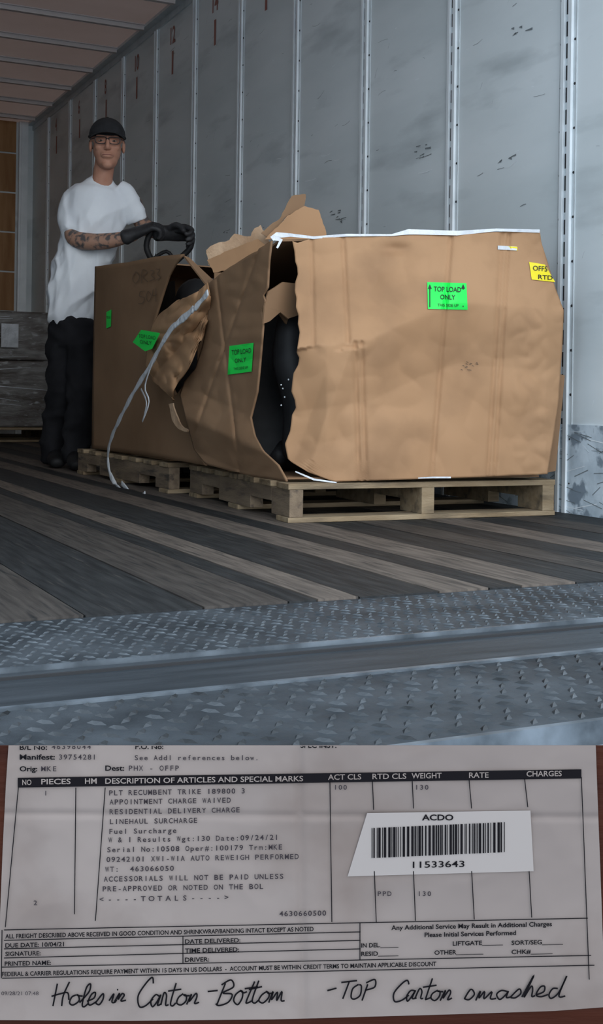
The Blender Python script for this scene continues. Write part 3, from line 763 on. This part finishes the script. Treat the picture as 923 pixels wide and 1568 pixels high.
sm('IN DEL.______',553,610,1451);sm('RESID______',553,610,1464);sm('LIFTGATE______',693,770,1448);sm('OTHER________',665,740,1462);sm('SORT/SEG______',783,862,1447);sm('CHK#______',783,846,1461)
sm('FEDERAL & CARRIER REGULATIONS REQUIRE PAYMENT WITHIN 15 DAYS IN US DOLLARS  -  ACCOUNT MUST BE WITHIN CREDIT TERMS TO MAINTAIN APPLICABLE DISCOUNT',3,668,1495)
text(ink,'09/28/21 07:48',2,59,1524,6,tm,mi=1)
LT={'H':([[(.1,2.1),(.0,0)],[(1.2,2.3),(.9,1),(.9,0)],[(-.3,.9),(.5,1.15),(1.2,1.2),(1.5,.6)]],1.5),
'o':([[(.5,1),(.1,.7),(.1,.2),(.5,0),(.85,.4),(.75,.9),(.5,1),(.8,.85),(1.1,.9)]],1.0),
'l':([[(0,.3),(.5,1.4),(.45,2.1),(.2,1.7),(.2,.3),(.45,0),(.8,.3)]],.7),
'e':([[(0,.3),(.5,.6),(.5,1),(.2,.9),(.1,.3),(.4,0),(.9,.3)]],.8),
's':([[(0,.1),(.45,1.05),(.65,.5),(.4,0),(.05,.12)]],.8),
'i':([[(0,.3),(.3,1),(.3,.2),(.6,.1),(.8,.4)],[(.45,1.5),(.55,1.6)]],.7),
'n':([[(0,0),(.15,1),(.2,.3),(.5,1),(.72,.8),(.65,.1),(1.1,.2)]],1.0),
'C':([[(1.2,1.8),(.95,2.3),(.4,1.8),(.1,.8),(.4,.0),(1.0,.15),(1.5,.7)]],1.3),
'a':([[(.8,.9),(.4,1),(.1,.5),(.3,0),(.7,.5),(.85,.95),(.75,.2),(1.1,.2)]],1.05),
'r':([[(0,.2),(.2,1.15),(.5,.9),(.5,.2),(.8,.2)]],.75),
't':([[(.4,2.1),(.2,.3),(.4,0),(.7,.3)],[(-.3,1.3),(.9,1.5)]],.7),
'B':([[(.1,2),(0,0)],[(-.2,1.8),(.6,2.3),(.95,1.7),(.2,1.1),(1.1,.9),(1.0,.2),(.3,-.1),(-.1,.1)]],1.4),
'm':([[(0,0),(.15,1),(.2,.2),(.5,1),(.65,.2),(.95,1),(1.1,.2),(1.5,.2)]],1.4),
'T':([[(0,1.5),(1.5,1.7)],[(.8,1.6),(.6,0)]],1.3),'O':([[(.6,1.2),(.1,.9),(.1,.2),(.5,0),(.95,.3),(.9,1),(.6,1.2)]],1.2),
'P':([[(.1,1.2),(0,-.2)],[(0,1.2),(.8,1.5),(.9,.9),(.1,.6)]],1.2),
'h':([[(0,.1),(.5,2.1),(.15,0),(.5,1),(.72,.8),(.7,.1),(1.0,.2)]],.95),
'd':([[(.7,.9),(.3,1),(.1,.4),(.4,0),(.8,.6),(1.2,2.2),(.9,.2),(1.3,.2)]],1.2),'-':([[(0,.9),(.9,1)]],1.2),' ':([],.6)}
def hw(s_,x0,x1,y,h,slope=-.03):
    tot=sum(LT[c][1] for c in s_); k=(x1-x0)/tot; x=x0
    for c in s_:
        u=h/2*random.uniform(.85,1.18); yo=random.uniform(-1.5,1.5); sh=random.uniform(.12,.36)
        for st in LT[c][0]:
            pts=cat([(x+((a+random.uniform(-.06,.06))*k)+b*u*sh,y+yo-(b+random.uniform(-.07,.07))*u+slope*(x-x0)) for a,b in st],6)
            ribbon(ink,pts,2.5,tm2,0)
        x+=LT[c][1]*k
hw('Holes',80,158,1541,32);hw('in',166,190,1535,24);hw('Carton',206,302,1542,34);hw('-Bottom',312,434,1538,36)
hw('-TOP',496,574,1532,34);hw('Carton',598,690,1533,32);hw('smashed',710,862,1531,30)
ink.done('print',[M_paperink,M_typeink,M_paper,M_stick],ship)

# ================================================= LIGHT
w=bpy.data.worlds.new('World'); sc.world=w; w.use_nodes=True
bg=w.node_tree.nodes['Background']; bg.inputs[0].default_value=(.74,.87,1.0,1); bg.inputs[1].default_value=3.0
sd=bpy.data.lights.new('sun','SUN'); sd.energy=.9; sd.angle=math.radians(45); sd.color=(1,.91,.80)
so=bpy.data.objects.new('sun',sd); sc.collection.objects.link(so)
dr=Vector((.02,1,-.34)).normalized(); so.rotation_euler=dr.to_track_quat('-Z','Y').to_euler(); so.location=(-1,-4,3)
